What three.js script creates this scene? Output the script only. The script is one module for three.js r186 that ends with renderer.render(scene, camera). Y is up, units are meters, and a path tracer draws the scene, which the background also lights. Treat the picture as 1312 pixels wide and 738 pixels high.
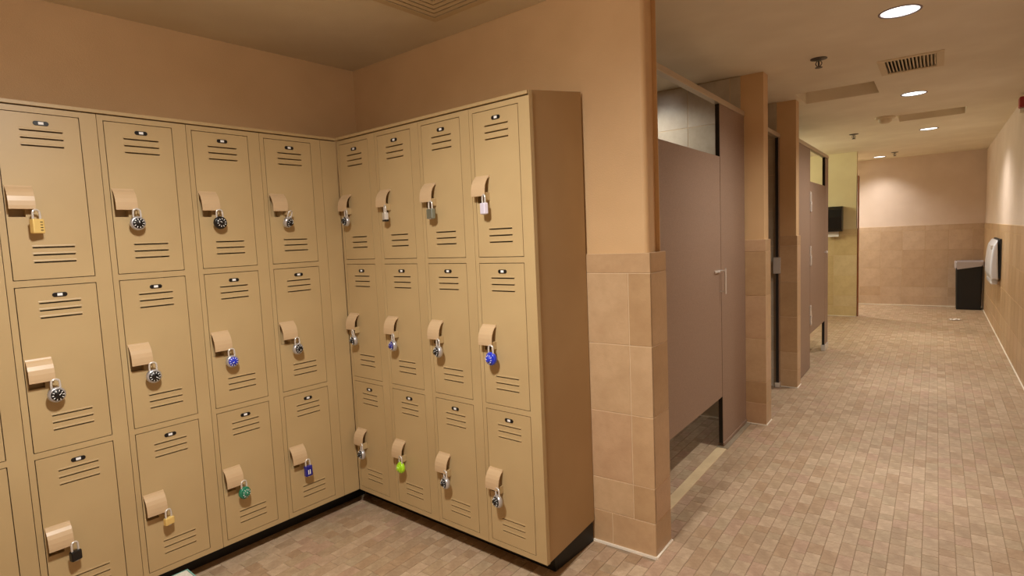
import * as THREE from 'three';
import { mergeGeometries } from 'three/addons/utils/BufferGeometryUtils.js';
import { RoundedBoxGeometry } from 'three/addons/geometries/RoundedBoxGeometry.js';
import { RectAreaLightUniformsLib } from 'three/addons/lights/RectAreaLightUniformsLib.js';

/* ------------------------------------------------------------------ camera, light, exposure */
const scene = new THREE.Scene();
scene.background = new THREE.Color(0x000000);
const camera = new THREE.PerspectiveCamera(2 * Math.atan(369 / 735.09) * 180 / Math.PI, 1312 / 738, 0.05, 60);
camera.position.set(2.57, 1.4046, 1.7314);
const RAD = Math.PI / 180;
camera.rotation.set(-4.9828 * RAD, 39.8482 * RAD, -2.4927 * RAD, 'YXZ');
const renderer = new THREE.WebGLRenderer({ antialias: true });
renderer.toneMapping = THREE.LinearToneMapping;
renderer.toneMappingExposure = 1.07;
renderer.shadowMap.enabled = true;
RectAreaLightUniformsLib.init();

const WARM = new THREE.Color().setRGB(1, 0.965, 0.89);     // recessed downlights
const TUBE = new THREE.Color().setRGB(1, 0.97, 0.68);     // fluorescent vanity light in the wash alcove
const LOCKER_CD = 13.5, DRUM_CD = 1.5, CORRIDOR_CD = 11.5, STALL_CD = 2.1, ADDED_FILL_CD = 14, VANITY = 78;
const CEIL = 2.45;

/* ------------------------------------------------------------------ frames of reference
   World: the inner corner of the two locker banks is the origin, the left bank lies in x = 0,
   the right bank in z = 0.  The corridor runs 3.3 degrees off square: (u across, y up, v along). */
const TH = 3.3 * RAD, OX = 1.497, OZ = -0.445;
const cp = (u, y, v) => new THREE.Vector3(OX + u * Math.cos(TH) - v * Math.sin(TH), y, OZ - u * Math.sin(TH) - v * Math.cos(TH));
const cxz = (u, v) => { const p = cp(u, 0, v); return [p.x, p.z]; };

/* ------------------------------------------------------------------ seeded noise */
let seed = 12345;
const rnd = () => { seed = (seed * 1664525 + 1013904223) >>> 0; return seed / 4294967296; };
const pick = a => a[Math.floor(rnd() * a.length)];
function noiseGrid(n, cells, s0) {
  let s = s0 >>> 0; const r = () => { s = (s * 1664525 + 1013904223) >>> 0; return s / 4294967296; };
  const g = new Float32Array(cells * cells).map(r), out = new Float32Array(n * n);
  const sm = t => t * t * (3 - 2 * t);
  for (let y = 0; y < n; y++) for (let x = 0; x < n; x++) {
    const fx = x / n * cells, fy = y / n * cells, x0 = Math.floor(fx), y0 = Math.floor(fy), tx = sm(fx - x0), ty = sm(fy - y0);
    const x1 = (x0 + 1) % cells, y1 = (y0 + 1) % cells;
    out[y * n + x] = (g[y0 * cells + x0] * (1 - tx) + g[y0 * cells + x1] * tx) * (1 - ty) + (g[y1 * cells + x0] * (1 - tx) + g[y1 * cells + x1] * tx) * ty;
  }
  return out;
}
function fbm(n, list, s0) {
  const out = new Float32Array(n * n); let tot = 0;
  list.forEach(([cells, amp], i) => { const g = noiseGrid(n, cells, s0 + i * 977); tot += amp; for (let k = 0; k < out.length; k++) out[k] += g[k] * amp; });
  for (let k = 0; k < out.length; k++) out[k] /= tot;
  return out;
}
function tex(field, n, lo, hi, size, color, tint = [1, 1, 1]) {
  const d = new Uint8Array(n * n * 4);
  for (let k = 0; k < n * n; k++) {
    const t = Math.min(1, Math.max(0, (field[k] - 0.25) * 2)), v = lo + (hi - lo) * t;
    for (let c = 0; c < 3; c++) d[k * 4 + c] = Math.round(255 * Math.min(1, 1 - (1 - v) * tint[c]));
    d[k * 4 + 3] = 255;
  }
  const t = new THREE.DataTexture(d, n, n); t.wrapS = t.wrapT = THREE.RepeatWrapping;
  t.magFilter = THREE.LinearFilter; t.minFilter = THREE.LinearMipmapLinearFilter; t.generateMipmaps = true;
  if (color) t.colorSpace = THREE.SRGBColorSpace;
  t.repeat.set(1 / size, 1 / size); t.needsUpdate = true; return t;
}
const F_stone = fbm(256, [[6, 1], [13, .8], [29, .6], [61, .4]], 11);
const F_fine = fbm(256, [[40, 1], [90, 1], [128, .6]], 23);
const F_cloud = fbm(256, [[4, 1], [9, .6], [20, .35]], 37);
const F_speck = fbm(256, [[128, 1], [64, .4]], 51);
const T_tile = tex(F_stone, 256, .93, 1, .55, true, [.8, 1, 1.15]);
const T_tileBump = tex(F_fine, 256, 0, 1, .2, false);
const T_paint = tex(F_cloud, 256, .955, 1, 1.3, true, [.8, 1, 1.2]);
const T_paintBump = tex(F_fine, 256, 0, 1, .12, false);
const T_speck = tex(F_speck, 256, .88, 1, .22, true);
const T_floor = tex(F_stone, 256, .88, 1, .16, true, [.85, 1, 1.1]);

/* ------------------------------------------------------------------ materials */
const std = o => new THREE.MeshStandardMaterial(o);
const phy = o => new THREE.MeshPhysicalMaterial(o);
const M = {
  paint: std({ color: 0xd9b587, map: T_paint, bumpMap: T_paintBump, bumpScale: .0004, roughness: .6 }),
  paintYellow: std({ color: 0xe0d4aa, map: T_paint, bumpMap: T_paintBump, bumpScale: .0004, roughness: .6 }),
  paintPink: std({ color: 0xe3cfc2, map: T_paint, bumpMap: T_paintBump, bumpScale: .0004, roughness: .6 }),
  ceiling: std({ color: 0xeee3cc, map: T_paint, bumpMap: T_paintBump, bumpScale: .0004, roughness: .8 }),
  grout: std({ color: 0xdcc3a0, roughness: .9 }),
  floorGrout: std({ color: 0xa08a72, roughness: .95 }),
  locker: std({ color: 0xbba277, map: T_paint, roughness: .42 }),
  hood: std({ color: 0xc6aa86, roughness: .35 }),
  endPanel: std({ color: 0xb5986f, map: T_paint, roughness: .5 }),
  black: std({ color: 0x0e0e0f, roughness: .55 }),
  blackGloss: std({ color: 0x101012, roughness: .3 }),
  label: std({ color: 0xf0f0f0, roughness: .5 }),
  partition: std({ color: 0x9b806e, map: T_speck, roughness: .45 }),
  rail: std({ color: 0xc8b9a4, metalness: .6, roughness: .38 }),
  chrome: std({ color: 0xe6e3de, metalness: .5, roughness: .22 }),
  steel: std({ color: 0xc6c7cc, metalness: .7, roughness: .3 }),
  brass: std({ color: 0xf0d184, metalness: .35, roughness: .35 }),
  blue: phy({ color: 0x1b35c8, roughness: .3, clearcoat: .6 }),
  navy: phy({ color: 0x1a1a86, roughness: .3, clearcoat: .6 }),
  green: phy({ color: 0x1e7a5c, roughness: .35, clearcoat: .5 }),
  lime: phy({ color: 0xa8e01c, roughness: .35, clearcoat: .5 }),
  whiteLilac: phy({ color: 0xdcd6ea, roughness: .35, clearcoat: .3 }),
  greyLock: std({ color: 0x9aa39c, metalness: .8, roughness: .35 }),
  white: std({ color: 0xf2f0ee, roughness: .6 }),
  offWhite: std({ color: 0xefe6d6, roughness: .55 }),
  duct: std({ color: 0xb8b4ac, metalness: .3, roughness: .5 }),
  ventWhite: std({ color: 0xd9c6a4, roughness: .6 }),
  marble: std({ color: 0xe3cda6, map: T_tile, roughness: .35 }),
  stoneGrey: std({ color: 0x9a8d78, map: T_tile, roughness: .5 }),
  wood: std({ color: 0x9a5a2c, map: T_speck, roughness: .5 }),
  plastic: phy({ color: 0xdcdde6, roughness: .35, clearcoat: .3 }),
  plasticDark: std({ color: 0x1a1a1c, roughness: .5 }),
  bag: phy({ color: 0xcfc6cc, roughness: .4, transmission: .25, thickness: 0, side: THREE.DoubleSide }),
  red: std({ color: 0xa02824, roughness: .4 }),
  bench: std({ color: 0xb9b4a8, map: T_speck, roughness: .4 }),
  benchEdge: std({ color: 0x5f8a80, roughness: .45 }),
  gunmetal: std({ color: 0x5a5148, metalness: .5, roughness: .45 }),
  coreBlack: std({ color: 0x17120f, roughness: .6 }),
  trim: std({ color: 0x8d8288, metalness: .4, roughness: .4 }),
  lens: std({ color: 0xffffff, emissive: new THREE.Color().setRGB(1, .97, .92), emissiveIntensity: 3, roughness: .5 }),
  tube: std({ color: 0xffffff, emissive: new THREE.Color().setRGB(1, .97, .8), emissiveIntensity: 3, roughness: .5 }),
};
const wallTiles = [0xc6a57f, 0xc19f78, 0xcaab86, 0xbd9c75, 0xc7a582].map(c => std({ color: c, map: T_tile, bumpMap: T_tileBump, bumpScale: .0003, roughness: .34 }));
const stallTiles = [0xc9bda9, 0xc4b8a3, 0xcdc2b0].map(c => std({ color: c, map: T_tile, bumpMap: T_tileBump, bumpScale: .0003, roughness: .22 }));
const alcoveTiles = [0xd2bd8e, 0xcdb787, 0xd5c196].map(c => std({ color: c, map: T_tile, bumpMap: T_tileBump, bumpScale: .0003, roughness: .34 }));
const pinkLitTiles = [0xcbb096, 0xc6aa8f, 0xcfb59c].map(c => std({ color: c, map: T_tile, bumpMap: T_tileBump, bumpScale: .0003, roughness: .34 }));  // far-wall copy of the beige tiles, pinkish light put into the colour
const floorTones = [[190, 166, 138], [186, 160, 131], [196, 171, 143], [180, 152, 122], [190, 163, 136], [185, 163, 134], [178, 153, 125], [198, 174, 146], [188, 158, 133], [184, 160, 130]].map(c => new THREE.Color(`rgb(${c.join(', ')})`));
const floorTiles = floorTones.map(c => std({ color: c, map: T_floor, roughness: .5 }));

/* ------------------------------------------------------------------ geometry helpers */
function uvMetres(g) {            // box-projected uv in metres from the geometry's own axes
  if (g.index) g = g.toNonIndexed();
  const p = g.attributes.position, n = g.attributes.normal, uv = new Float32Array(p.count * 2);
  for (let i = 0; i < p.count; i++) {
    const ax = Math.abs(n.getX(i)), ay = Math.abs(n.getY(i)), az = Math.abs(n.getZ(i));
    const x = p.getX(i), y = p.getY(i), z = p.getZ(i);
    const [a, b] = ay > ax && ay > az ? [x, z] : ax > az ? [z, y] : [x, y];
    uv[i * 2] = a; uv[i * 2 + 1] = b;
  }
  g.setAttribute('uv', new THREE.BufferAttribute(uv, 2));
  return g;
}
const box = (x0, x1, y0, y1, z0, z1) => uvMetres(new THREE.BoxGeometry(x1 - x0, y1 - y0, z1 - z0).translate((x0 + x1) / 2, (y0 + y1) / 2, (z0 + z1) / 2));
const rbox = (x0, x1, y0, y1, z0, z1, r, s = 2) => uvMetres(new RoundedBoxGeometry(x1 - x0, y1 - y0, z1 - z0, s, r).translate((x0 + x1) / 2, (y0 + y1) / 2, (z0 + z1) / 2));
function prism(pts, y0, y1, holes = []) {     // upright prism over a footprint of world [x, z] points
  const s = new THREE.Shape(pts.map(([x, z]) => new THREE.Vector2(x, -z)));
  for (const h of holes) s.holes.push(new THREE.Path(h.map(([x, z]) => new THREE.Vector2(x, -z))));
  const g = new THREE.ExtrudeGeometry(s, { depth: y1 - y0, bevelEnabled: false, steps: 1 });
  g.rotateX(-Math.PI / 2); g.translate(0, y0, 0);
  return uvMetres(g);
}
const merge = list => mergeGeometries(list.map(g => { g = g.index ? g.toNonIndexed() : g; for (const k of Object.keys(g.attributes)) if (!['position', 'normal', 'uv'].includes(k)) g.deleteAttribute(k); return g; }));
const chamCache = new Map();
function chamferTile(w, h, d, c) {            // centred in x and y, front face at z = 0, 18 triangles
  const key = [w, h, d, c].map(v => v.toFixed(4)).join();
  if (chamCache.has(key)) return chamCache.get(key);
  const a = w / 2, b = h / 2;
  const ring = (q, r, z) => [[-q, -r, z], [q, -r, z], [q, r, z], [-q, r, z]];
  const F = ring(a - c, b - c, 0), S = ring(a, b, -c), B = ring(a, b, -d), pos = [], uv = [];
  const quad = (p, q, r, s) => { for (const v of [p, q, r, p, r, s]) { pos.push(...v); uv.push(v[0] + 7 * w, v[1] + 3 * h); } };
  quad(F[0], F[1], F[2], F[3]);
  for (let i = 0; i < 4; i++) { const j = (i + 1) % 4; quad(S[i], S[j], F[j], F[i]); quad(B[i], B[j], S[j], S[i]); }
  const g = new THREE.BufferGeometry();
  g.setAttribute('position', new THREE.Float32BufferAttribute(pos, 3)); g.setAttribute('uv', new THREE.Float32BufferAttribute(uv, 2));
  g.computeVertexNormals(); chamCache.set(key, g); return g;
}
const tube = (pts, r, seg = 24, rad = 8, closed = false) => new THREE.TubeGeometry(new THREE.CatmullRomCurve3(pts.map(p => new THREE.Vector3(...p)), closed), seg, r, rad, closed);
const cyl = (r, h, axis = 'y', seg = 24, r2 = r) => { const g = new THREE.CylinderGeometry(r2, r, h, seg); if (axis === 'z') g.rotateX(Math.PI / 2); if (axis === 'x') g.rotateZ(Math.PI / 2); return g; };
const lathe = (pts, seg = 28) => new THREE.LatheGeometry(pts.map(p => new THREE.Vector2(...p)), seg);

/* ------------------------------------------------------------------ object helpers */
const taken = new Map();
function numbered(n) { const k = taken.get(n) || 0; taken.set(n, k + 1); return k ? `${n}_${String(k).padStart(3, '0')}` : n; }
function mesh(name, g, m, parent) {
  const o = new THREE.Mesh(g, m); o.name = name; o.castShadow = o.receiveShadow = true; parent.add(o); return o;
}
function thing(name, label, category, pos = [0, 0, 0], turn = 0, group) {
  const o = new THREE.Group(); o.name = numbered(name); scene.add(o);
  o.position.set(...pos); o.rotation.y = turn; o.userData = { label, category, kind: 'thing' };
  if (group) o.userData.group = group; return o;
}
function structure(name, label, category, pos = [0, 0, 0], turn = 0) {
  const o = new THREE.Group(); o.name = name; scene.add(o); o.position.set(...pos); o.rotation.y = turn;
  o.userData = { label, category, kind: 'structure' }; return o;
}
const corr = (u, y, v) => cp(u, y, v).toArray();   // world position of a corridor point

/* ------------------------------------------------------------------ tiled faces
   Tiles are laid on a plane: holder local x runs along, y up, +z out of the wall; front at z = 0. */
const COURSES = [0, .155, .31, .62, .925, 1.235, 1.32];
const TALL = [0, .155, .31, .62, .925, 1.235, 1.54, 1.845, 2.15, 2.447];
const _m = new THREE.Matrix4();
function tileFace(parent, origin, turn, x0, x1, courses, joints, pitch = .305, off = 0, set = wallTiles) {
  if (turn > 1) x0 += .0098;      // end faces start behind the bullnose of the front tiles
  // origin and turn in the parent's axes
  const J = .0035, R = new THREE.Matrix4().makeRotationY(turn).setPosition(origin);
  const back = box(x0, x1, courses[0], courses[courses.length - 1] - .001, -.012, -.0025); back.applyMatrix4(R);
  mesh('grout', back, M.grout, parent);
  for (let i = 0; i + 1 < courses.length; i++) {
    const y0 = courses[i], y1 = courses[i + 1];
    let xs = joints ? [x0, ...(typeof joints === 'function' ? joints(i) : joints), x1] : null;
    if (!xs) { xs = [x0]; let x = Math.ceil((x0 - off + .02) / pitch) * pitch + off; for (; x < x1 - .02; x += pitch) xs.push(x); xs.push(x1); }
    for (let k = 0; k + 1 < xs.length; k++) {
      const a = xs[k] - (k ? 0 : J / 2), b = xs[k + 1] + (k + 2 < xs.length ? 0 : J / 2), w = b - a - J, h = y1 - y0 - J;
      const t = mesh('tile', chamferTile(w, h, .01, .0012), pick(set), parent);
      t.position.set((a + b) / 2, (y0 + y1) / 2, 0).applyMatrix4(R); t.rotation.y = turn;
    }
  }
}
const caulk = (parent, g) => mesh('caulk_line', g, M.offWhite, parent);

/* ------------------------------------------------------------------ room shell */
const P = .012;      // tiles stand this far proud of the plaster
function roundCorner(cu, cv, du, dv, r, n = 6) {   // arc between two faces meeting at (cu, cv); du, dv point inside
  const out = []; for (let i = 0; i <= n; i++) { const a = i / n * Math.PI / 2; out.push(cxz(cu + du * r * (1 - Math.sin(a)), cv + dv * r * (1 - Math.cos(a)))); } return out;
}
// wall behind the right-hand lockers, ending in the tiled pillar beside the first stall
{
  const w = structure('wall_back', 'beige painted wall behind the lockers ending in a tiled pillar', 'wall');
  const corner = roundCorner(-P, P, -1, 1, .022).reverse();   // from front face to corridor end
  const corner2 = roundCorner(-P, .176 - P, -1, -1, .022);
  mesh('plaster', prism([[-.58, -.437], [1.19, -.4395], ...corner.reverse(), ...corner2, cxz(-2.05, .164)], 0, CEIL, []), M.paint, w);
  const g = new THREE.Group(); g.name = 'pillar_tiling'; g.position.copy(cp(0, 0, 0)); g.rotation.y = TH; w.add(g);
  tileFace(g, new THREE.Vector3(0, 0, 0), 0, -.4, 0, COURSES, i => i === 5 ? [] : i === 0 ? [-.205] : [-.1]);
  tileFace(g, new THREE.Vector3(0, 0, 0), Math.PI / 2, 0, .176, COURSES, []);
  caulk(g, box(-.33, .003, 0, .010, 0, .009)); caulk(g, box(0, .009, 0, .010, -.176, .003));
}
// stall divider walls: tiled to the ceiling inside the stall, pillar end tiled to wainscot height
function divider(name, label, v) {
  const w = structure(name, label, 'wall', corr(0, 0, v), TH);
  mesh('plaster', box(-2.0, -P, 0, CEIL, -.15 + P, -P), M.paint, w);
  tileFace(w, new THREE.Vector3(0, 0, 0), 0, -1.9, -.16, TALL, null, .3, -.229, stallTiles);
  tileFace(w, new THREE.Vector3(0, 0, 0), 0, -.16, 0, COURSES, []);
  tileFace(w, new THREE.Vector3(0, 0, 0), Math.PI / 2, 0, .15, COURSES, []);
  caulk(w, box(-1.9, .003, 0, .007, 0, .006)); caulk(w, box(0, .006, 0, .007, -.15, .003));
}
divider('wall_stall_1', 'tiled dividing wall with pillar end between first and second stall', 2.0);
divider('wall_stall_2', 'tiled dividing wall with pillar end between second and third stall', 3.13);
{ // long wall at the back of the stalls and wash alcove
  const w = structure('wall_stall_back', 'beige wall at the back of the stalls and wash alcove', 'wall', corr(-1.9, 0, 0), TH);
  mesh('plaster', box(-.12, 0, 0, CEIL, -9.45, -.185), M.paintYellow, w);
}
{ // yellow wall at the end of the wash alcove
  const w = structure('wall_alcove', 'pale yellow wall with tiled lower half beyond the third stall', 'wall', corr(0, 0, 7.72), TH);
  mesh('plaster', box(-1.95, -P, 0, CEIL, -.13, -P), M.paintYellow, w);
  tileFace(w, new THREE.Vector3(0, 0, 0), 0, -1.9, 0, COURSES, null, .305, 0, alcoveTiles);
  tileFace(w, new THREE.Vector3(0, 0, 0), Math.PI / 2, 0, .13, COURSES, []);
  caulk(w, box(-1.9, .003, 0, .008, 0, .008));
}
{ // far wall
  const w = structure('wall_far', 'pinkish painted far wall with beige tiled lower half', 'wall', corr(0, 0, 9.3), TH);
  mesh('plaster', box(-2.05, 1.7, 0, CEIL, -.16, -P), M.paintPink, w);
  tileFace(w, new THREE.Vector3(0, 0, 0), 0, -.9, 1.545, COURSES, null, .305, -.11, pinkLitTiles);
  caulk(w, box(-.9, 1.545, 0, .012, 0, .012));
}
{ // right-hand wall of the corridor
  const w = structure('wall_right', 'pinkish painted corridor wall with long beige tiled lower half', 'wall', corr(1.545, 0, 0), TH);
  mesh('plaster', box(P, .16, 0, CEIL, -9.46, 4.3), M.paintPink, w);
  tileFace(w, new THREE.Vector3(0, 0, 0), -Math.PI / 2, -9.3, 2.4, COURSES, null, .305, .09);
  caulk(w, box(-.008, 0, 0, .008, -9.3, 4.1));
}
{
  const w = structure('wall_left', 'beige painted wall behind the long locker bank', 'wall');
  mesh('plaster', box(-.57, -.42, .001, CEIL, -.46, 3.75), M.paint, w);
  const r = structure('wall_rear', 'beige painted wall opposite the lockers', 'wall');
  mesh('plaster', box(-.58, 3.6, 0, CEIL, 3.6, 3.75), M.paint, r);
}

/* ceiling with real openings for the downlights, coffers and grilles */
const LIGHTS = [[...cxz(.782, 1.35), 'corridor', 'recessed round ceiling light above the corridor beside the first stall, before the air grille'],
  [...cxz(.779, 3.69), 'corridor', 'recessed round ceiling light above the corridor between the air grille and the smoke detector'],
  [...cxz(.858, 6.09), 'corridor', 'recessed round ceiling light above the corridor beyond the second ceiling recess'],
  [...cxz(.19, 8.9), 'small', 'recessed round ceiling light close to the pink far wall'],
  [...cxz(-1.0, 8.5), 'hall', 'recessed round ceiling light behind the yellow wall'],  // added out of sight to brighten the far end of the corridor
  [...cxz(-.8, 1.66), 'stall', 'recessed round ceiling light inside the first stall']];
const DRUM = [1.50, 1.26];
const COFFERS = [[.02, .555, 2.93, 3.41, 'shallow rectangular ceiling recess above the second stall side of the corridor'], [.615, 1.16, 4.77, 5.215, 'shallow rectangular ceiling recess beside the smoke detector']];
const circ = (x, z, r, n = 28) => Array.from({ length: n }, (_, i) => [x + r * Math.cos(i / n * 2 * Math.PI), z + r * Math.sin(i / n * 2 * Math.PI)]);
const GR = [.655, .93, 2.36, 2.73];           // air grille opening
const DX = [.505, 1.115, -.255, .355];            // square diffuser
{
  const c = structure('ceiling', 'beige painted ceiling', 'ceiling');
  const holes = LIGHTS.map(l => circ(l[0], l[1], .088));
  for (const [a, b, e, f] of COFFERS) holes.push([cxz(a, e), cxz(b, e), cxz(b, f), cxz(a, f)]);
  holes.push([cxz(GR[0], GR[2]), cxz(GR[1], GR[2]), cxz(GR[1], GR[3]), cxz(GR[0], GR[3])]);
  holes.push([[DX[0] + .04, DX[2] + .04], [DX[1] - .04, DX[2] + .04], [DX[1] - .04, DX[3] - .04], [DX[0] + .04, DX[3] - .04]]);
  mesh('ceiling_slab', prism([[-.6, 3.76], [3.62, 3.76], cxz(1.72, 9.47), cxz(-2.06, 9.47), cxz(-2.06, -.02), [-.6, -.5]], CEIL, CEIL + .14, holes), M.ceiling, c);
  for (const [a, b, e, f] of COFFERS) mesh('recess_top', prism([cxz(a - .02, e - .02), cxz(b + .02, e - .02), cxz(b + .02, f + .02), cxz(a - .02, f + .02)], CEIL + .1, CEIL + .139), M.ceiling, c);
}

/* floor: grout bed with every tile in relief */
const FLOOR = structure('floor', 'small beige and brown stone tile floor', 'floor');
{
  mesh('grout_bed', prism([[-.6, 3.76], [3.62, 3.76], cxz(1.72, 9.47), cxz(-2.06, 9.47), cxz(-2.06, -.02), [-.6, -.5]], -.12, -.0022), M.floorGrout, FLOOR);
  const W = .0575, J = .0018, LEN = [1, 1.5, 2, 2];
  const inside = (u, v, x, z) => {
    if (u > 1.54 || u < -1.9 || v > 9.29) return false;
    if (v < 0) return z < 3.6 && x > -.42 && !(x < -.2 && z < .05) && z > -.44;
    if (u < 0 && ((v < .18) || (v > 1.99 && v < 2.16) || (v > 3.12 && v < 3.29) || (v > 7.71 && v < 7.86))) return false;
    if (u < -.10 && u > -.175 && v > .17 && v < 2.0) return false;
    return true;
  };
  const all = [];
  camera.updateMatrixWorld(); camera.updateProjectionMatrix();
  const q = new THREE.Vector3();
  for (let i = Math.floor(-2.2 / W); i * W < 1.6; i++) {
    let v = -4.2 - rnd() * .2;
    while (v < 9.3) {
      const L = pick(LEN) * W, u = (i + .5) * W, p = cp(u, 0, v + L / 2);
      if (inside(u, v + L / 2, p.x, p.z)) {
        q.copy(p).project(camera);
        const seen = q.z < 1 && Math.abs(q.x) < 1.02 && Math.abs(q.y) < 1.02 && (v < -.1 ? !(p.z < -.02 && p.x < 1.2) && p.x > -.05 : u > -.1);
        all.push({ p, L, tone: Math.floor(rnd() * floorTiles.length), dy: rnd() * .0006, d: seen ? p.distanceTo(camera.position) : 1e9, turn: rnd() < .5 });
      }
      v += L;
    }
  }
  all.sort((a, b) => a.d - b.d);
  const geo = new Map();
  const gFor = L => { const k = L.toFixed(4); if (!geo.has(k)) { const g = chamferTile(W - J, L - J, .006, .0008).clone(); g.rotateX(-Math.PI / 2); geo.set(k, g); } return geo.get(k); };
  const rest = new Map();
  all.forEach((t, i) => {
    if (i < 300) {
      const m = mesh('tile', gFor(t.L), floorTiles[t.tone], FLOOR);
      m.position.set(t.p.x, t.dy, t.p.z); m.rotation.y = TH + (t.turn ? Math.PI : 0);
    } else { const k = t.L.toFixed(4); if (!rest.has(k)) rest.set(k, []); rest.get(k).push(t); }
  });
  const base = std({ color: 0xffffff, map: T_floor, roughness: .5 });
  const c = new THREE.Color(), qt = new THREE.Quaternion(), up = new THREE.Vector3(0, 1, 0), one = new THREE.Vector3(1, 1, 1);
  for (const list of rest.values()) {
    const im = new THREE.InstancedMesh(gFor(list[0].L), base, list.length);
    im.name = 'tile_paving'; im.userData = { kind: 'stuff', label: 'remaining small stone floor tiles' }; im.castShadow = im.receiveShadow = true;
    list.forEach((t, i) => {
      qt.setFromAxisAngle(up, TH + (t.turn ? Math.PI : 0));
      im.setMatrixAt(i, _m.compose(new THREE.Vector3(t.p.x, t.dy, t.p.z), qt, one)); im.setColorAt(i, c.set(floorTones[t.tone]));
    });
    FLOOR.add(im);
  }
}
{ // door threshold of the first stall
  const t = structure('trim_1', 'pale marble threshold strip under the first stall door', 'threshold', corr(-.14, 0, .176), TH);
  mesh('threshold_strip', rbox(-.03, .03, -.008, .004, -1.24, 0, .002), M.marble, t);
  mesh('threshold_strip', rbox(-.034, .038, -.008, .006, -1.822, -1.242, .002), M.stoneGrey, t);
}

/* ------------------------------------------------------------------ downlights */
for (const [x, z, kind, label] of LIGHTS) {
  const t = thing('ceiling_light', label, 'ceiling light', [x, CEIL, z], 0, 'recessed ceiling lights');
  mesh('trim_ring', lathe([[.083, .02], [.083, -.001], [.086, -.004], [.093, -.003], [.094, 0]]), M.trim, t);
  mesh('housing', lathe([[0, .11], [.082, .11], [.082, .0]]), M.steel, t);
  mesh('lens', cyl(.0825, .004, 'y', 32).translate(0, .004, 0), M.lens, t);
  const cd = kind === 'stall' ? STALL_CD : kind === 'hall' ? ADDED_FILL_CD : kind === 'small' ? CORRIDOR_CD * .4 : CORRIDOR_CD;
  const s = new THREE.SpotLight(WARM, cd, 0, kind === 'stall' || kind === 'hall' ? 78 * RAD : kind === 'small' ? 60 * RAD : 72 * RAD, kind === 'stall' || kind === 'hall' ? .5 : 1, 2);
  s.name = 'downlight_beam'; s.position.set(0, -.006, 0); s.target.position.set(0, -1, 0); s.castShadow = true; s.shadow.radius = 4; s.shadow.mapSize.set(1024, 1024);
  t.add(s, s.target);
}
{ // surface-mounted opal drum light over the locker area (above the frame)
  const t = thing('drum_light', 'round opal drum light on the ceiling in front of the lockers', 'ceiling light', [DRUM[0], CEIL, DRUM[1]]);
  mesh('canopy', lathe([[0, -.001], [.16, -.001], [.16, -.018], [.15, -.022], [0, -.022]], 36), M.offWhite, t);
  mesh('diffuser', lathe([[.145, -.022], [.145, -.085], [.135, -.097], [.10, -.103], [0, -.105]], 36), M.lens, t);
  const s = new THREE.SpotLight(WARM, LOCKER_CD, 0, 88 * RAD, 1, 2);
  s.name = 'drum_beam'; s.position.set(0, -.108, 0); s.target.position.set(0, -1, 0); s.castShadow = true; s.shadow.radius = 4.5; s.shadow.mapSize.set(1024, 1024);
  const p = new THREE.PointLight(WARM, DRUM_CD, 0, 2); p.name = 'drum_glow'; p.position.set(0, -.07, 0); p.castShadow = true; p.shadow.radius = 4;
  t.add(s, s.target, p);
}
{ // linear vanity light on the alcove's back wall
  const t = thing('vanity_light', 'long fluorescent wall light in the wash alcove', 'wall light', corr(-1.9, 2.02, 6.3), TH);
  mesh('backplate', rbox(.001, .04, -.05, .05, -.6, .6, .008), M.offWhite, t);
  mesh('tube', cyl(.03, 1.14, 'z', 20).translate(.075, 0, 0), M.tube, t);
  mesh('end_cap', rbox(.03, .11, -.045, .045, .57, .6, .006), M.chrome, t); mesh('end_cap', rbox(.03, .11, -.045, .045, -.6, -.57, .006), M.chrome, t);
  const l = new THREE.RectAreaLight(TUBE, VANITY, 1.14, .08); l.name = 'vanity_glow'; l.position.set(.112, 0, 0); l.rotation.y = -Math.PI / 2; t.add(l);
}

/* ------------------------------------------------------------------ lockers */
const CW = .3107, A = .0222, B = .0558;
const DT = [1.9077, 1.3049, .6953], DB = [1.3326, .7219, .125];
const DW = CW - A - B, FB = .1, FT = 1.93, DEPTH = .395;
const rect = (x0, x1, y0, y1, C = THREE.Path) => { const s = new C(); s.moveTo(x0, y0); s.lineTo(x1, y0); s.lineTo(x1, y1); s.lineTo(x0, y1); s.closePath(); return s; };
const ext = (s, z0, z1) => uvMetres(new THREE.ExtrudeGeometry(s, { depth: z1 - z0, bevelEnabled: false, curveSegments: 6 }).translate(0, 0, z0));
// shared geometries; a column's own axes: x along the face, y up, z out of the face
const SLOTS = [.058, .084, .110, .464, .490, .516];
const gFrame = (() => { const s = rect(.001, CW - .001, FB, FT, THREE.Shape); for (let r = 0; r < 3; r++) s.holes.push(rect(A - .0027, CW - B + .0027, DB[r] - .0027, DT[r] + .0027)); return ext(s, -.018, 0); })();
const gCarcass = merge([box(.001, .0025, FB, FT, -DEPTH, -.018), box(CW - .0025, CW - .001, FB, FT, -DEPTH, -.018), box(.001, CW - .001, FB, FT, -DEPTH, -DEPTH + .002), box(.001, CW - .001, FB, FB + .002, -DEPTH, -.018), box(.001, CW - .001, FT - .002, FT, -DEPTH, -.018)]);
const gShelf = (r, last) => box(.003, CW - (last ? .05 : .003), (DB[r] + DT[r + 1]) / 2 - .001, (DB[r] + DT[r + 1]) / 2 + .001, -DEPTH + .003, -.019);
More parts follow.
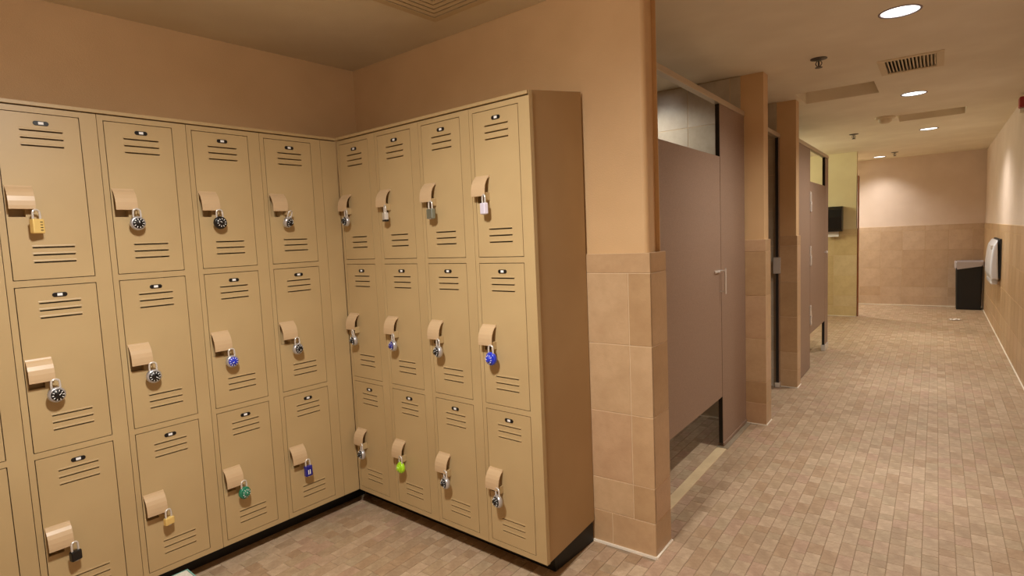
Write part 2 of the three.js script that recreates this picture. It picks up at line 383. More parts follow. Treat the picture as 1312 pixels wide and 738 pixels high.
// door origin: top-left corner of the door
function doorGeo(h) {
  const s = new THREE.Shape(), q = .003; s.moveTo(q, 0); s.lineTo(DW - q, 0); s.quadraticCurveTo(DW, 0, DW, -q); s.lineTo(DW, -h + q); s.quadraticCurveTo(DW, -h, DW - q, -h); s.lineTo(q, -h); s.quadraticCurveTo(0, -h, 0, -h + q); s.lineTo(0, -q); s.quadraticCurveTo(0, 0, q, 0);
  for (const d of SLOTS) s.holes.push(rect(.061, .182, -d - .0035, -d + .0015));
  s.holes.push(rect(.006, .052, -.358, -.262));
  return ext(s, -.013, 0);
}
const gDoor = [0, 1, 2].map(r => doorGeo(DT[r] - DB[r]));
const gLouver = (() => { const s = new THREE.Shape(); s.moveTo(0, .008); s.lineTo(0, .0015); s.lineTo(.0014, .0018); s.lineTo(.001, .005); s.closePath(); const g = new THREE.ExtrudeGeometry(s, { depth: .125, bevelEnabled: false }); g.rotateY(Math.PI / 2); g.scale(1, 1, -1); /* keep outward */ const p = g.attributes.position; for (let i = 0; i < p.count; i++) p.setZ(i, p.getZ(i)); const idx = g.toNonIndexed(); const a = idx.attributes.position; for (let i = 0; i < a.count; i += 3) { const x = [a.getX(i + 1), a.getY(i + 1), a.getZ(i + 1)]; a.setXYZ(i + 1, a.getX(i + 2), a.getY(i + 2), a.getZ(i + 2)); a.setXYZ(i + 2, ...x); } idx.computeVertexNormals(); return uvMetres(idx.translate(.059, 0, 0)); })();
const gPlate = (() => { const s = new THREE.Shape(), a = .0145, r = .007; s.moveTo(-a, -r); s.lineTo(a, -r); s.absarc(a, 0, r, -Math.PI / 2, Math.PI / 2); s.lineTo(-a, r); s.absarc(-a, 0, r, Math.PI / 2, Math.PI * 1.5); return uvMetres(new THREE.ExtrudeGeometry(s, { depth: .0012, bevelEnabled: true, bevelSize: .0008, bevelThickness: .0008, bevelSegments: 2 })); })();
const gLabel = rbox(-.0075, .0075, -.0042, .0048, .0018, .0026, .0003);
const gHandle = (() => {                       // curved hood over the latch: shell, open below
  const prof = [[0, .0], [.004, -.0005], [.0065, -.006], [.015, -.013], [.0235, -.024], [.030, -.038], [.0335, -.054], [.0345, -.07], [.034, -.082]];
  const inner = prof.slice(2).map(([d, y]) => [d - .0028, y - .001]).reverse();
  const s = new THREE.Shape([...prof, ...inner.slice(0, -1), [.002, -.0085], [0, -.009]].map(p => new THREE.Vector2(...p)));
  const shell = new THREE.ExtrudeGeometry(s, { depth: .073, bevelEnabled: false });
  const parts = [shell].map(g => g.toNonIndexed());
  const g = mergeGeometries(parts);            // profile x -> depth z, extrusion z -> x
  const p = g.attributes.position, n = g.attributes.normal;
  for (let i = 0; i < p.count; i += 3) {
    const v = []; for (let k = 0; k < 3; k++) v.push([p.getZ(i + k), p.getY(i + k), p.getX(i + k)]);
    [v[1], v[2]] = [v[2], v[1]]; v.forEach((w, k) => p.setXYZ(i + k, ...w));
  }
  g.computeVertexNormals(); return uvMetres(g.translate(.003, -.25, 0));
})();
const gHasp = merge([rbox(.0675, .0725, -.350, -.318, 0, .028, .0015)]);
const gHole = merge([box(.005, .053, -.359, -.261, -.034, -.032), box(.004, .006, -.359, -.261, -.032, -.0135), box(.052, .054, -.359, -.261, -.032, -.0135), box(.006, .052, -.262, -.260, -.032, -.0135), box(.006, .052, -.36, -.358, -.032, -.0135)]);
const gCarcassEnd = (() => { const q = CW - .008, k = .1 * (DEPTH - .019); return merge([box(.001, .0025, FB, FT, -DEPTH, -.018), prism([[q - .0015, -.019], [q, -.019], [q - k, -DEPTH], [q - k - .0015, -DEPTH]], FB, FT), box(.0026, q - k - .002, FB, FT, -DEPTH, -DEPTH + .002), prism([[.0026, -.019], [q - .002, -.019], [q - k - .002, -DEPTH], [.0026, -DEPTH]], FB, FB + .002), prism([[.0026, -.019], [q - .002, -.019], [q - k - .002, -DEPTH], [.0026, -DEPTH]], FT - .002, FT)]); })();
function buildColumn(label, pos, turn, last) {
  const t = thing('steel_locker', label, 'locker', pos, turn, 'tan three-door steel lockers');
  mesh('face_frame', gFrame, M.locker, t); mesh('carcass', last ? gCarcassEnd : gCarcass, M.locker, t);
  for (const r of [0, 1]) mesh('shelf', gShelf(r, last), M.locker, t);
  for (let r = 0; r < 3; r++) {
    const d = mesh('door', gDoor[r], M.locker, t); d.position.set(A, DT[r], 0);
    mesh('number_plate', gPlate, M.blackGloss, d).position.set(.122, -.032, 0);
    const nl = mesh('number_label', gLabel, M.label, d); nl.position.set(.122, -.032, 0); nl.userData.label = 'small white number label';
    for (const s of SLOTS) mesh('louver', gLouver, M.locker, d).position.set(0, -s, 0);
    mesh('latch_hood', gHandle, M.hood, d); mesh('latch_pocket', gHole, M.locker, d); mesh('hasp', gHasp, M.locker, d);
  }
  return t;
}
const RX = .0029, LF = .0926, LT = Math.PI / 2;
const ORD = ['first', 'second', 'third', 'fourth', 'fifth'];
// right bank: column axes = world axes;  left bank: turned so that its face looks along +x
for (let i = 0; i < 4; i++) buildColumn(`tan three-door steel locker, ${ORD[i]} column from the inner corner, bank with end panel`, [RX + i * CW, 0, 0], 0, i === 3);
for (let i = 0; i < 5; i++) buildColumn(`tan three-door steel locker, ${ORD[i]} column from the inner corner, bank with corner filler`, [0, 0, LF + (i + 1) * CW], LT);
{ // corner filler strip, sloping tops, plinths, end panel
  const f = thing('corner_filler', 'plain tan steel filler panel in the inner corner between the locker banks', 'filler panel', [0, 0, 0], 0);
  mesh('panel', box(-.002, 0, FB, FT, .001, LF - .001), M.locker, f); mesh('return_flange', box(-.03, -.002, FB, FT, LF - .003, LF - .001), M.locker, f); mesh('return_flange', box(-.03, -.002, FB, FT, .001, .003), M.locker, f);
  // sloping sheet over a bank: front lip low, back edge high; ends may run in at an angle
  const slopeSheet = (a, b, ends) => {         // a, b: along; ends(d): how far each end runs in at depth d
    const F = FT + .004, H = FT + .016, K = FT + .085, D = .42, L = .009, pos = [];
    const at = (x, d, y) => [x, y, -d];
    const v = (e, d, y) => at(e ? b - ends(d)[1] : a + ends(d)[0], d, y);
    const q = (p1, p2, p3, p4) => pos.push(...p1, ...p2, ...p3, ...p1, ...p3, ...p4);
    q(v(0, -L, F), v(1, -L, F), v(1, -L, H), v(0, -L, H)); q(v(0, -L, H), v(1, -L, H), v(1, D, K), v(0, D, K));
    q(v(0, D, F), v(1, D, F), v(1, -L, F), v(0, -L, F)); q(v(1, D, F), v(0, D, F), v(0, D, K), v(1, D, K));
    q(v(1, -L, F), v(1, D, F), v(1, D, K), v(1, -L, H)); q(v(0, D, F), v(0, -L, F), v(0, -L, H), v(0, D, K));
    const g = new THREE.BufferGeometry(); g.setAttribute('position', new THREE.Float32BufferAttribute(pos, 3)); g.computeVertexNormals(); return uvMetres(g);
  };
  const rightTop = thing('locker_sloping_top', 'sloping tan metal top along the locker bank with end panel', 'locker top', [0, 0, 0], 0);
  mesh('hood_sheet', slopeSheet(.011, 1.2385, d => [0, d > 0 ? .1 * d : -.006]), M.locker, rightTop);
  const leftTop = thing('locker_sloping_top', 'sloping tan metal top along the locker bank with corner filler', 'locker top', [0, 0, 0], Math.PI / 2);
  mesh('hood_sheet', slopeSheet(-1.66, -.001, d => [0, 0]), M.locker, leftTop);
  const p1 = thing('locker_plinth', 'black base set back under the locker bank with end panel', 'plinth');
  mesh('front_board', rbox(-.11, 1.2, 0, FB - .001, -.135, -.115, .002), M.black, p1);
  mesh('end_board', rbox(1.18, 1.2, 0, FB - .001, -.417, -.1355, .002), M.black, p1);
  const p2 = thing('locker_plinth', 'black base set back under the locker bank with corner filler', 'plinth');
  mesh('front_board', rbox(-.135, -.115, 0, FB - .001, -.114, 1.7, .002), M.black, p2);
  const e = thing('locker_end_panel', 'plain brown-tan steel end panel closing the locker bank beside the pillar', 'end panel', [1.2462, 0, 0], 0);
  { const pos = [], X = (d, o) => -.001 - .1 * d - o, q = (p1, p2, p3, p4) => pos.push(...p1, ...p2, ...p3, ...p1, ...p3, ...p4);
    const z0 = .0195, z1 = .423, y1 = FT + .018, y2 = FT + .087, T = .004;
    const O = [[X(z0, 0), FB, -z0], [X(z1, 0), FB, -z1], [X(z1, 0), y2, -z1], [X(z0, 0), y1 + .003, -z0]], I = [[X(z0, T), FB, -z0], [X(z1, T), FB, -z1], [X(z1, T), y2, -z1], [X(z0, T), y1 + .003, -z0]];
    q(...O); q(I[3], I[2], I[1], I[0]); for (let k = 0; k < 4; k++) { const m = (k + 1) % 4; q(I[k], I[m], O[m], O[k]); }
    const g = new THREE.BufferGeometry(); g.setAttribute('position', new THREE.Float32BufferAttribute(pos, 3)); g.computeVertexNormals(); mesh('panel', uvMetres(g), M.endPanel, e); }
  mesh('edge_flange', box(-.0015, .0005, FB, FT + .018, -.0192, .0012), M.locker, e);
}

/* ------------------------------------------------------------------ padlocks (origin: centre of the lock body, z out of the door) */
const gShackle = (w, h) => tube([[-w, 0, 0], [-w, h * .55, 0], [-w * .8, h * .88, 0], [0, h, 0], [w * .8, h * .88, 0], [w, h * .55, 0], [w, 0, 0]], .0034, 28, 8);
const gRound = lathe([[0, -.010], [.019, -.010], [.0235, -.007], [.0248, -.002], [.0248, .003], [.0228, .0075], [.019, .009], [0, .009]], 32).rotateX(Math.PI / 2);
const gDial = lathe([[0, .0], [.0185, .0], [.0185, .0025], [.0165, .0045], [.0105, .0055], [.0098, .0105], [.0085, .012], [0, .012]], 32).rotateX(Math.PI / 2);
const gTicks = merge(Array.from({ length: 10 }, (_, i) => box(-.0011, .0011, .0115, .0168, .0038, .0058).rotateZ(i / 10 * Math.PI * 2)));
const gPointer = box(-.001, .001, .001, .0085, .0118, .0126);
const DOORLABEL = ['top', 'middle', 'bottom'];
function padlock(bank, col, row, look, kind, opt = {}) {
  const where = `${look} on ${DOORLABEL[row]} door, ${ORD[col]} column from corner, bank with ${bank === 'R' ? 'end panel' : 'corner filler'}`;
  const s = A + .070 + (opt.ds || 0), y = DT[row] - .384 + (opt.dy || 0), dep = .034;
  const pos = bank === 'R' ? [RX + col * CW + s, y, dep] : [dep, y, LF + (col + 1) * CW - s];
  const t = thing('padlock', where, 'padlock', pos, bank === 'R' ? 0 : LT, 'padlocks on the locker doors');
  t.scale.setScalar(1.1); t.rotation.order = 'YXZ'; t.rotation.y += opt.yaw || 0; t.rotation.x = opt.tilt || 0; t.rotation.z = opt.roll || 0;
  if (kind === 'dial') {
    const b = mesh('body', gRound, opt.body || M.steel, t); b.scale.setScalar(opt.size || 1);
    const d = mesh('dial', gDial, opt.dial || M.blackGloss, t); d.position.z = .0088; d.rotation.z = opt.turn || 0;
    mesh('dial_marks', gTicks, opt.marks || M.label, d); mesh('pointer', gPointer, M.label, d);
    mesh('shackle', gShackle(.0115, .031).translate(0, .019, 0), M.chrome, t);
  } else {
    const w = opt.w || .02, h = opt.h || .022, dz = opt.d || .009;
    const b = mesh('body', rbox(-w, w, -h, h * .95, -dz, dz, Math.min(.004, dz * .5), 3), opt.body || M.brass, t);
    if (opt.slots) for (let k = 0; k < 4; k++) mesh('shaded_wheel_gap', cyl(.0085, .0024, 'y', 18).translate(w * .42, .012 - k * .0085, dz - .0075), M.blackGloss, t);  // black discs drawn for the shaded gaps between the wheels
    if (opt.labelStrip) for (const q of [-.004, .004]) mesh('marking', rbox(q - .002, q + .002, -h * .6, h * .25, dz - .0002, dz + .0008, .0003), M.label, t);
    if (opt.foot) mesh('lower_band', rbox(-w * 1.03, w * 1.03, -h * 1.05, -h * .55, -dz * 1.05, dz * 1.05, .003), M.blackGloss, t);
    if (!opt.slots) mesh('keyway_plate', cyl(w * .45, .002, 'y', 18).translate(0, -h - .0003, 0), M.steel, t);
    mesh('shackle', gShackle(w * .6, .032).translate(0, h * .8, 0), opt.shackle || M.chrome, t);
  }
  return t;
}
// bank with the corner filler (columns counted from the corner)
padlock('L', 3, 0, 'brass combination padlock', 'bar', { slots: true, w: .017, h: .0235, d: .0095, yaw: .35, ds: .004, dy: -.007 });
padlock('L', 3, 1, 'silver marked-dial padlock', 'dial', { turn: -.9, yaw: .1, ds: .004 });
padlock('L', 3, 2, 'small black padlock', 'bar', { body: M.blackGloss, w: .016, h: .017, yaw: .3, ds: .006, dy: .012 });
padlock('L', 2, 0, 'silver white-marked black-dial padlock', 'dial', { turn: .2 });
padlock('L', 2, 1, 'silver padlock with black dial', 'dial', { turn: -2.2, ds: .003 });
padlock('L', 2, 2, 'small brass padlock', 'bar', { w: .017, h: .014, yaw: .25, ds: .006, dy: .012 });
padlock('L', 1, 0, 'glossy all-black dial padlock', 'dial', { body: M.blackGloss, dial: M.blackGloss, turn: 1.1 });
padlock('L', 1, 1, 'padlock with bright blue dial', 'dial', { dial: M.blue, turn: 2 });
padlock('L', 1, 2, 'dark green round padlock', 'dial', { body: M.green, dial: M.green, turn: .5, yaw: .2, ds: .004, dy: .012 });
padlock('L', 0, 0, 'tilted silver dial padlock', 'dial', { turn: -.8, yaw: .4, tilt: .35 });
padlock('L', 0, 1, 'silver padlock with black dial', 'dial', { turn: 2.6, yaw: .2 });
padlock('L', 0, 2, 'dark blue rectangular padlock', 'bar', { body: M.navy, labelStrip: true, w: .017, h: .024, ds: .006, dy: .005 });
// bank with the end panel
padlock('R', 0, 0, 'small dark round padlock', 'dial', { body: M.steel, dial: M.blackGloss, turn: 2.8, size: .95, yaw: -.2 });
padlock('R', 0, 1, 'silver small-dial padlock', 'dial', { yaw: -.3, turn: 1, tilt: .15 });
padlock('R', 0, 2, 'silver padlock with lilac shine', 'dial', { yaw: -.3, turn: 2, dy: .012 });
padlock('R', 1, 0, 'silver padlock, black lower band', 'bar', { body: M.chrome, foot: true, w: .017, h: .019, yaw: -.35, dy: .004 });
padlock('R', 1, 1, 'silver padlock, navy dial', 'dial', { yaw: -.3, turn: .4, dial: M.navy });
padlock('R', 1, 2, 'lime green round padlock', 'dial', { body: M.lime, dial: M.lime, marks: M.lime, yaw: -.2, dy: .012 });
padlock('R', 2, 0, 'grey square padlock', 'bar', { body: M.greyLock, w: .022, h: .02, yaw: -.25 });
padlock('R', 2, 1, 'silver padlock, black-white dial', 'dial', { yaw: -.3, turn: -1 });
padlock('R', 2, 2, 'silver padlock, small black dial', 'dial', { yaw: -.3, turn: .7, dy: .012 });
padlock('R', 3, 0, 'pale lilac rectangular padlock', 'bar', { body: M.whiteLilac, w: .016, h: .021, yaw: -.3, dy: .002 });
padlock('R', 3, 1, 'bright blue round padlock', 'dial', { body: M.blue, dial: M.blue, turn: 1.4, yaw: -.1 });
padlock('R', 3, 2, 'silver padlock with black dial', 'dial', { yaw: -.3, turn: 3, dy: .01 });

/* ------------------------------------------------------------------ bench in front of the long bank (only its corner shows) */
{
  const t = thing('bench', 'pale grey bench top with teal edge in front of the lockers', 'bench', [.722, 0, 1.108], 0);
  mesh('seat_board', rbox(.004, .30, .418, .45, .004, 1.6, .004), M.bench, t);
  mesh('edge_band', box(0, .0039, .42, .4485, 0, 1.6), M.benchEdge, t); mesh('edge_band', box(.004, .30, .42, .4485, 0, .0039), M.benchEdge, t);
  for (const z of [.35, 1.25]) { mesh('leg', cyl(.03, .41, 'y', 20).translate(.15, .212, z), M.steel, t); mesh('foot_plate', rbox(.07, .23, .001, .007, z - .08, z + .08, .002), M.steel, t); }
}

/* ------------------------------------------------------------------ toilet partitions (holder at u of the partition plane) */
const PT = .028;    // panel thickness
function hingePlate(parent, y, z) {
  mesh('hinge', merge([rbox(PT, PT + .006, y, y + .075, z - .018, z + .018, .002), rbox(PT, PT + .008, y - .08, y - .005, z - .018, z + .018, .002), cyl(.007, .02, 'y', 12).translate(PT + .006, y - .002, z)]), M.chrome, parent);
}
function panel(name, parent, x0, x1, y0, y1, z0, z1, across = 'x') {   // solid panel: black core, brown laminate on both faces
  const c = .0022, core = mesh(name, rbox(x0 + (across === 'x' ? c : 0), x1 - (across === 'x' ? c : 0), y0, y1, z0 + (across === 'z' ? c : 0), z1 - (across === 'z' ? c : 0), .001), M.coreBlack, parent);
  const e = .0012;
  if (across === 'x') { mesh('laminate_face', box(x0, x0 + c, y0 + e, y1 - e, z0 + e, z1 - e), M.partition, core); mesh('laminate_face', box(x1 - c, x1, y0 + e, y1 - e, z0 + e, z1 - e), M.partition, core); }
  else { mesh('laminate_face', box(x0 + e, x1 - e, y0 + e, y1 - e, z0, z0 + c), M.partition, core); mesh('laminate_face', box(x0 + e, x1 - e, y0 + e, y1 - e, z1 - c, z1), M.partition, core); }
  return core;
}
{ // first stall
  const t = thing('stall_partition', 'brown stall front with closed door and pull handle beside the tiled pillar', 'stall partition', corr(-.15, 0, .176), TH);
  panel('pilaster', t, -PT / 2, PT / 2, .012, 2.17, -1.822, -1.262);
  panel('pilaster', t, -PT / 2, PT / 2, .012, 2.17, -.14, -.002);
  const d = panel('door', t, -PT / 2, PT / 2, .335, 1.85, -1.257, -.145);
  mesh('headrail', rbox(-.02, .02, 2.17, 2.205, -1.822, -.002, .004), M.rail, t);
  mesh('pull_handle', merge([cyl(.006, .16, 'y', 14).translate(.05, 1.08, -1.225), cyl(.005, .045, 'x', 12).translate(.03, 1.145, -1.225), cyl(.005, .045, 'x', 12).translate(.03, 1.015, -1.225)]), M.chrome, d);
  mesh('latch', merge([rbox(PT / 2 - .001, .024, 1.135, 1.15, -1.215, -1.12, .003)]), M.chrome, d);
  for (const y of [1.62, .62]) mesh('hinge', rbox(PT / 2 - .001, PT / 2 + .008, y, y + .09, -.165, -.12, .003), M.chrome, t);
  mesh('shoe', rbox(-PT / 2 - .006, PT / 2 + .006, .0065, .03, -1.822, -1.262, .003), M.partition, t);
}
{ // second stall: open doorway, narrow pilaster beside the next pillar
  const t = thing('stall_partition', 'brown open stall front with narrow dark upright in the second stall', 'stall partition', corr(-.15, 0, 2.15), TH);
  panel('pilaster', t, -PT / 2, PT / 2, .04, 2.15, -.978, -.93);
  panel('pilaster', t, -PT / 2, PT / 2, .04, 2.15, -.17, -.002);
  mesh('headrail', rbox(-.02, .02, 2.15, 2.185, -.978, -.002, .004), M.rail, t);
  mesh('shoe', rbox(-.02, .02, .001, .045, -.978, -.92, .003), M.chrome, t); mesh('shoe', rbox(-.02, .02, .001, .045, -.18, -.002, .003), M.chrome, t);
  const d = panel('door', t, -.92, -.05, .33, 1.83, -.2, -.175, 'z'); d.userData.label = 'door swung open into the stall';
  mesh('strike_plate', rbox(-.03, .03, 1.0, 1.14, -.933, -.922, .003), M.chrome, t);
}
{ // third stall: door hung on a pilaster, open sight gap above the door
  const t = thing('stall_partition', 'brown stall front with three chrome hinges and a post by the wash alcove', 'stall partition', corr(-.045, 0, 3.28), TH);
  panel('pilaster', t, -PT / 2, PT / 2, .005, 2.125, -.665, -.002);
  panel('pilaster', t, -PT / 2, PT / 2, .06, 2.125, -1.81, -1.585);
  const d = panel('door', t, -PT / 2, PT / 2, .34, 1.82, -1.58, -.67);
  mesh('headrail', rbox(-.02, .02, 2.125, 2.16, -1.81, -.002, .004), M.rail, t);
  for (const y of [1.62, 1.1, .52]) mesh('hinge', merge([rbox(PT / 2 - .001, PT / 2 + .009, y, y + .1, -.7, -.645, .003), rbox(PT / 2 - .001, PT / 2 + .013, y - .09, y - .008, -.695, -.65, .003), cyl(.008, .02, 'y', 12).translate(PT / 2 + .008, y - .004, -.67)]), M.chrome, t);
  mesh('knob', lathe([[0, .035], [.014, .034], [.018, .026], [.014, .016], [.007, .012], [.007, 0]], 20).rotateZ(-Math.PI / 2).translate(PT / 2 - .001, 1.1, -1.545), M.chrome, d);
  mesh('shoe', rbox(-.022, .022, .001, .07, -1.815, -1.58, .004), M.chrome, t);
  panel('side_panel', t, -1.8, -PT / 2 - .002, .34, 1.82, -1.84, -1.815, 'z');
}

/* ------------------------------------------------------------------ door beyond the yellow wall, dispenser, bin, changing table */
{
  const d = structure('trim_2', 'brown wooden jamb strip on the end of the yellow wall', 'jamb', corr(0, 0, 7.72), TH);
  mesh('jamb_board', rbox(.002, .014, .002, 2.1, -.13, -.012, .003), M.wood, d);
}
{
  const t = thing('paper_towel_dispenser', 'black paper towel dispenser on the pale yellow wall', 'paper towel dispenser', corr(-.32, 1.3, 7.72), TH);
  const s = new THREE.Shape([[.008, 0], [.14, .0], [.175, .04], [.18, .2], [.165, .31], [.12, .355], [.008, .355]].map(p => new THREE.Vector2(...p)));
  const g = new THREE.ExtrudeGeometry(s, { depth: .27, bevelEnabled: true, bevelSize: .006, bevelThickness: .006, bevelSegments: 2 }); g.rotateY(-Math.PI / 2); g.translate(.135, 0, 0);
  const a = g.attributes.position; mesh('cover', g, M.blackGloss, t);
  mesh('lower_tray', rbox(-.14, .14, -.012, .012, .002, .15, .006), M.plasticDark, t);
  mesh('paper_towel', merge([box(-.1, .09, -.085, 0, .075, .0765), box(-.1, .09, -.088, -.085, .073, .079)]), M.white, t);
}
{
  const t = thing('trash_can', 'black rectangular trash can with pale liner by the far wall', 'trash can', corr(1.365, 0, 9.06), TH);
  const can = new THREE.CylinderGeometry(1, 1, 1, 4, 1, true);
  const ring = (w, d, y, r, n = 5) => { const o = []; for (const [sx, sz, a0] of [[1, 1, 0], [-1, 1, 90], [-1, -1, 180], [1, -1, 270]]) for (let k = 0; k <= n; k++) { const a = (a0 + 90 * k / n) * RAD; o.push([sx * (w - r) + Math.cos(a) * r, y, sz * (d - r) + Math.sin(a) * r]); } return o; };
  const loft = (rings, cap) => { const pos = [], idx = []; rings.forEach(r => r.forEach(p => pos.push(...p))); const n = rings[0].length; for (let j = 0; j + 1 < rings.length; j++) for (let i = 0; i < n; i++) { const a = j * n + i, b = j * n + (i + 1) % n; idx.push(a, a + n, b, b, a + n, b + n); } if (cap) { const c = pos.length / 3; pos.push(0, rings[0][0][1], 0); for (let i = 0; i < n; i++) idx.push(c, i, (i + 1) % n); } const g = new THREE.BufferGeometry(); g.setAttribute('position', new THREE.Float32BufferAttribute(pos, 3)); g.setIndex(idx); const q = g.toNonIndexed(); q.computeVertexNormals(); return uvMetres(q); };
  mesh('body', loft([ring(.150, .11, .002, .02), ring(.152, .112, .01, .02), ring(.163, .122, .66, .025), ring(.170, .13, .665, .025), ring(.172, .132, .72, .025), ring(.166, .126, .722, .025), ring(.16, .12, .70, .025), ring(.15, .11, .02, .02)], true), M.black, t);
  const bag = ring(.177, .137, .66, .03), bag2 = ring(.179, .139, .735, .03), bag3 = ring(.17, .13, .75, .03), bag4 = ring(.155, .115, .70, .03), bag5 = ring(.15, .11, .4, .03);
  bag.forEach((p, i) => p[1] += .018 * Math.sin(i * 1.9) - (p[0] < 0 ? .02 : -.015));
  bag2.forEach((p, i) => p[1] += .006 * Math.sin(i * 2.3));
  mesh('liner', loft([bag, bag2, bag3, bag4, bag5]), M.bag, t);
}
{ // wall-mounted folded changing table: rounded shell, hinged at the bottom
  const t = thing('changing_station', 'pale grey folded baby changing station on the tiled corridor wall', 'changing station', corr(1.545, .055, 6.65), TH);
  // side profile (depth, height) swept along the wall
  const sweep = (pts, len, bev) => { const g = new THREE.ExtrudeGeometry(new THREE.Shape(pts.map(p => new THREE.Vector2(...p))), { depth: len - 2 * bev, bevelEnabled: bev > 0, bevelSize: bev, bevelThickness: bev, bevelSegments: 4 }); return g.scale(-1, 1, -1).rotateY(0).translate(0, 0, len / 2 - bev); };
  mesh('back_plate', rbox(-.02, -.002, .65, 1.1, -.415, .415, .006), M.plasticDark, t);
  mesh('folded_bed', sweep([[.042, .66], [.07, .66], [.08, .7], [.078, .82], [.068, .94], [.055, 1.02], [.042, 1.06]], .84, .02), M.plastic, t);
  mesh('hinge_block', rbox(-.085, -.021, .575, .638, -.34, .34, .016, 3), M.plastic, t);
  mesh('latch_handle', rbox(-.095, -.06, .98, 1.03, .36, .40, .008, 2), M.chrome, t);
}
{ // paper scrap on the floor
  const t = thing('paper_scrap', 'small white paper scrap on the floor in front of the trash can', 'paper', corr(1.178, 0, 7.767), .6);
  const g = new THREE.PlaneGeometry(.13, .09, 6, 5); g.rotateX(-Math.PI / 2); const p = g.attributes.position;
  for (let i = 0; i < p.count; i++) p.setY(i, .004 + .012 * Math.abs(Math.sin(i * 2.1)) );
  g.computeVertexNormals(); mesh('crumpled_sheet', g, new THREE.MeshStandardMaterial({ color: 0xf6efe8, roughness: .8, side: THREE.DoubleSide }), t);
}

/* ------------------------------------------------------------------ ceiling fittings */
{ // air grille in the corridor
  const [a, b, e, f] = GR, t = thing('air_grille', 'white slotted air grille in the corridor ceiling', 'air vent', corr((a + b) / 2, CEIL, (e + f) / 2), TH);
  const w = (b - a) / 2, d = (f - e) / 2;
  const s = rect(-w - .04, w + .04, -d - .035, d + .035, THREE.Shape); s.holes.push(rect(-w, w, -d, d));
  const g = new THREE.ExtrudeGeometry(s, { depth: .008, bevelEnabled: false }); g.rotateX(Math.PI / 2); mesh('frame', uvMetres(g), M.ventWhite, t);
  mesh('duct', merge([box(-w, w, .4, .404, -d, d), box(-w - .001, -w, -.001, .4, -d, d), box(w, w + .001, -.001, .4, -d, d), box(-w, w, -.001, .4, d, d + .001), box(-w, w, -.001, .4, -d - .001, -d)]), M.duct, t);
  for (let k = 0; k < 14; k++) { const bl = mesh('blade', box(-.0035, .0035, -.014, .014, -d + .001, d - .001), M.ventWhite, t); bl.position.set(-w + .01 + k * (2 * w - .02) / 13, .012, 0); bl.rotation.z = .35; }
}
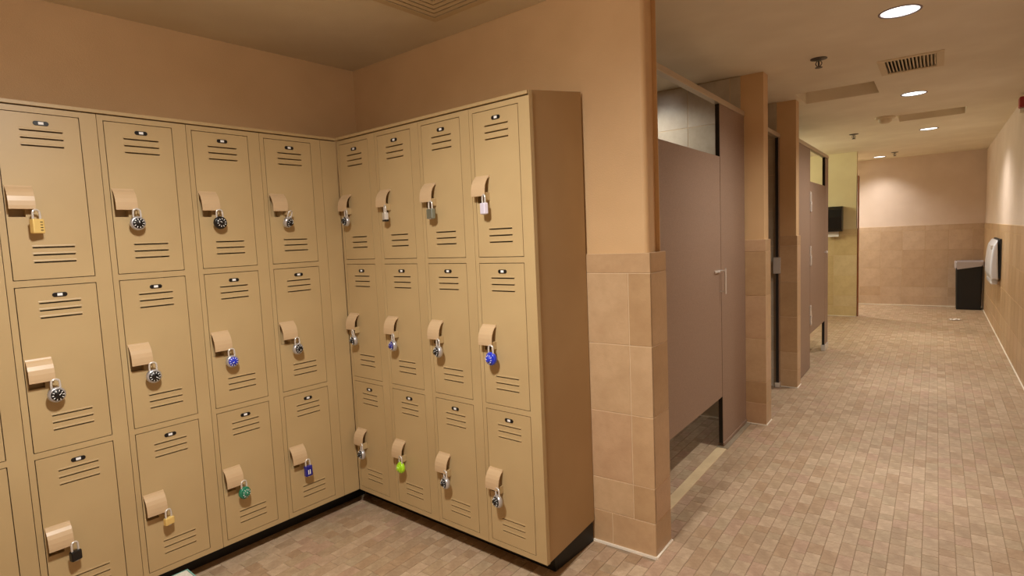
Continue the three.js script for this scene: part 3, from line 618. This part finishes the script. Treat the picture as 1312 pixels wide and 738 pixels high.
{ // square diffuser over the lockers
  const [x0, x1, z0, z1] = DX, h = (x1 - x0) / 2, t = thing('ceiling_diffuser', 'square louvred air diffuser in the ceiling over the lockers', 'air vent', [(x0 + x1) / 2, CEIL, (z0 + z1) / 2], 0);
  const frame = (a, b, y0, y1) => { // sloping square ring from half-size a (low) to b (high)
    const pos = [], q = (m, y) => [[-m, y, -m], [m, y, -m], [m, y, m], [-m, y, m]], A0 = q(a, y0), B0 = q(b, y1), C0 = q(a, y0 + .002), D0 = q(b, y1 + .002);
    const quad = (p1, p2, p3, p4) => pos.push(...p1, ...p2, ...p3, ...p1, ...p3, ...p4);
    for (let i = 0; i < 4; i++) { const j = (i + 1) % 4; quad(A0[i], A0[j], B0[j], B0[i]); quad(D0[i], D0[j], C0[j], C0[i]); quad(C0[i], C0[j], A0[j], A0[i]); quad(B0[i], B0[j], D0[j], D0[i]); }
    const g = new THREE.BufferGeometry(); g.setAttribute('position', new THREE.Float32BufferAttribute(pos, 3)); g.computeVertexNormals(); return uvMetres(g);
  };
  mesh('outer_flange', frame(h, h - .052, -.002, -.009), M.ventWhite, t);
  for (let k = 0; k < 6; k++) mesh('louvre_ring', frame(h - .058 - k * .033, h - .081 - k * .033, -.0085, -.0065), M.ventWhite, t);
  mesh('centre_plate', box(-.045, .045, -.012, -.009, -.045, .045), M.ventWhite, t);
  mesh('plenum', merge([box(-h + .05, h - .05, .3, .304, -h + .05, h - .05), box(-h + .045, -h + .05, -0, .3, -h + .05, h - .05), box(h - .05, h - .045, -0, .3, -h + .05, h - .05), box(-h + .05, h - .05, -0, .3, -h + .045, -h + .05), box(-h + .05, h - .05, -0, .3, h - .05, h - .045)]), M.duct, t);
}
function sprinkler(u, v, label) {
  const t = thing('sprinkler', label, 'sprinkler', corr(u, CEIL, v), TH, 'ceiling sprinklers');
  t.scale.setScalar(1.35);
  mesh('escutcheon', lathe([[.036, 0], [.036, -.003], [.014, -.007], [0, -.007]], 24), M.gunmetal, t);
  mesh('frame_arms', merge([tube([[-.006, -.01, 0], [-.013, -.022, 0], [-.005, -.038, 0]], .0022, 10, 6), tube([[.006, -.01, 0], [.013, -.022, 0], [.005, -.038, 0]], .0022, 10, 6), cyl(.004, .03, 'y', 10).translate(0, -.025, 0)]), M.gunmetal, t);
  mesh('deflector', cyl(.016, .002, 'y', 18).translate(0, -.041, 0), M.gunmetal, t);
}
sprinkler(.33, 1.96, 'steel sprinkler head in the ceiling beside the air grille');
sprinkler(.144, 5.76, 'steel sprinkler head in the ceiling in front of the wash alcove');
sprinkler(.42, 8.4, 'steel sprinkler head in the ceiling near the pink far wall');
{
  const t = thing('smoke_detector', 'round beige smoke detector on the corridor ceiling beside the recess', 'smoke detector', corr(.515, CEIL, 4.757), TH);
  mesh('base', lathe([[.088, 0], [.088, -.012], [.08, -.02], [0, -.02]], 28), M.ventWhite, t);  // white plastic in beige: its shade on the ceiling is in the colour
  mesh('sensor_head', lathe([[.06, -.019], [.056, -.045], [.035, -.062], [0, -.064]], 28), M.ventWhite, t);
}
{
  const t = thing('fire_alarm', 'red fire alarm strobe on a white plate high on the corridor wall', 'fire alarm', corr(1.545 + P, 2.3, 4.47), TH);
  mesh('back_plate', rbox(-.014, -.001, -.02, .12, -.06, .06, .004), M.white, t);
  mesh('housing', rbox(-.055, -.012, .03, .12, -.055, .055, .012, 3), M.red, t);
  mesh('strobe_lens', rbox(-.05, -.012, -.012, .024, -.03, .03, .008, 3), M.offWhite, t);
}
renderer.render(scene, camera);
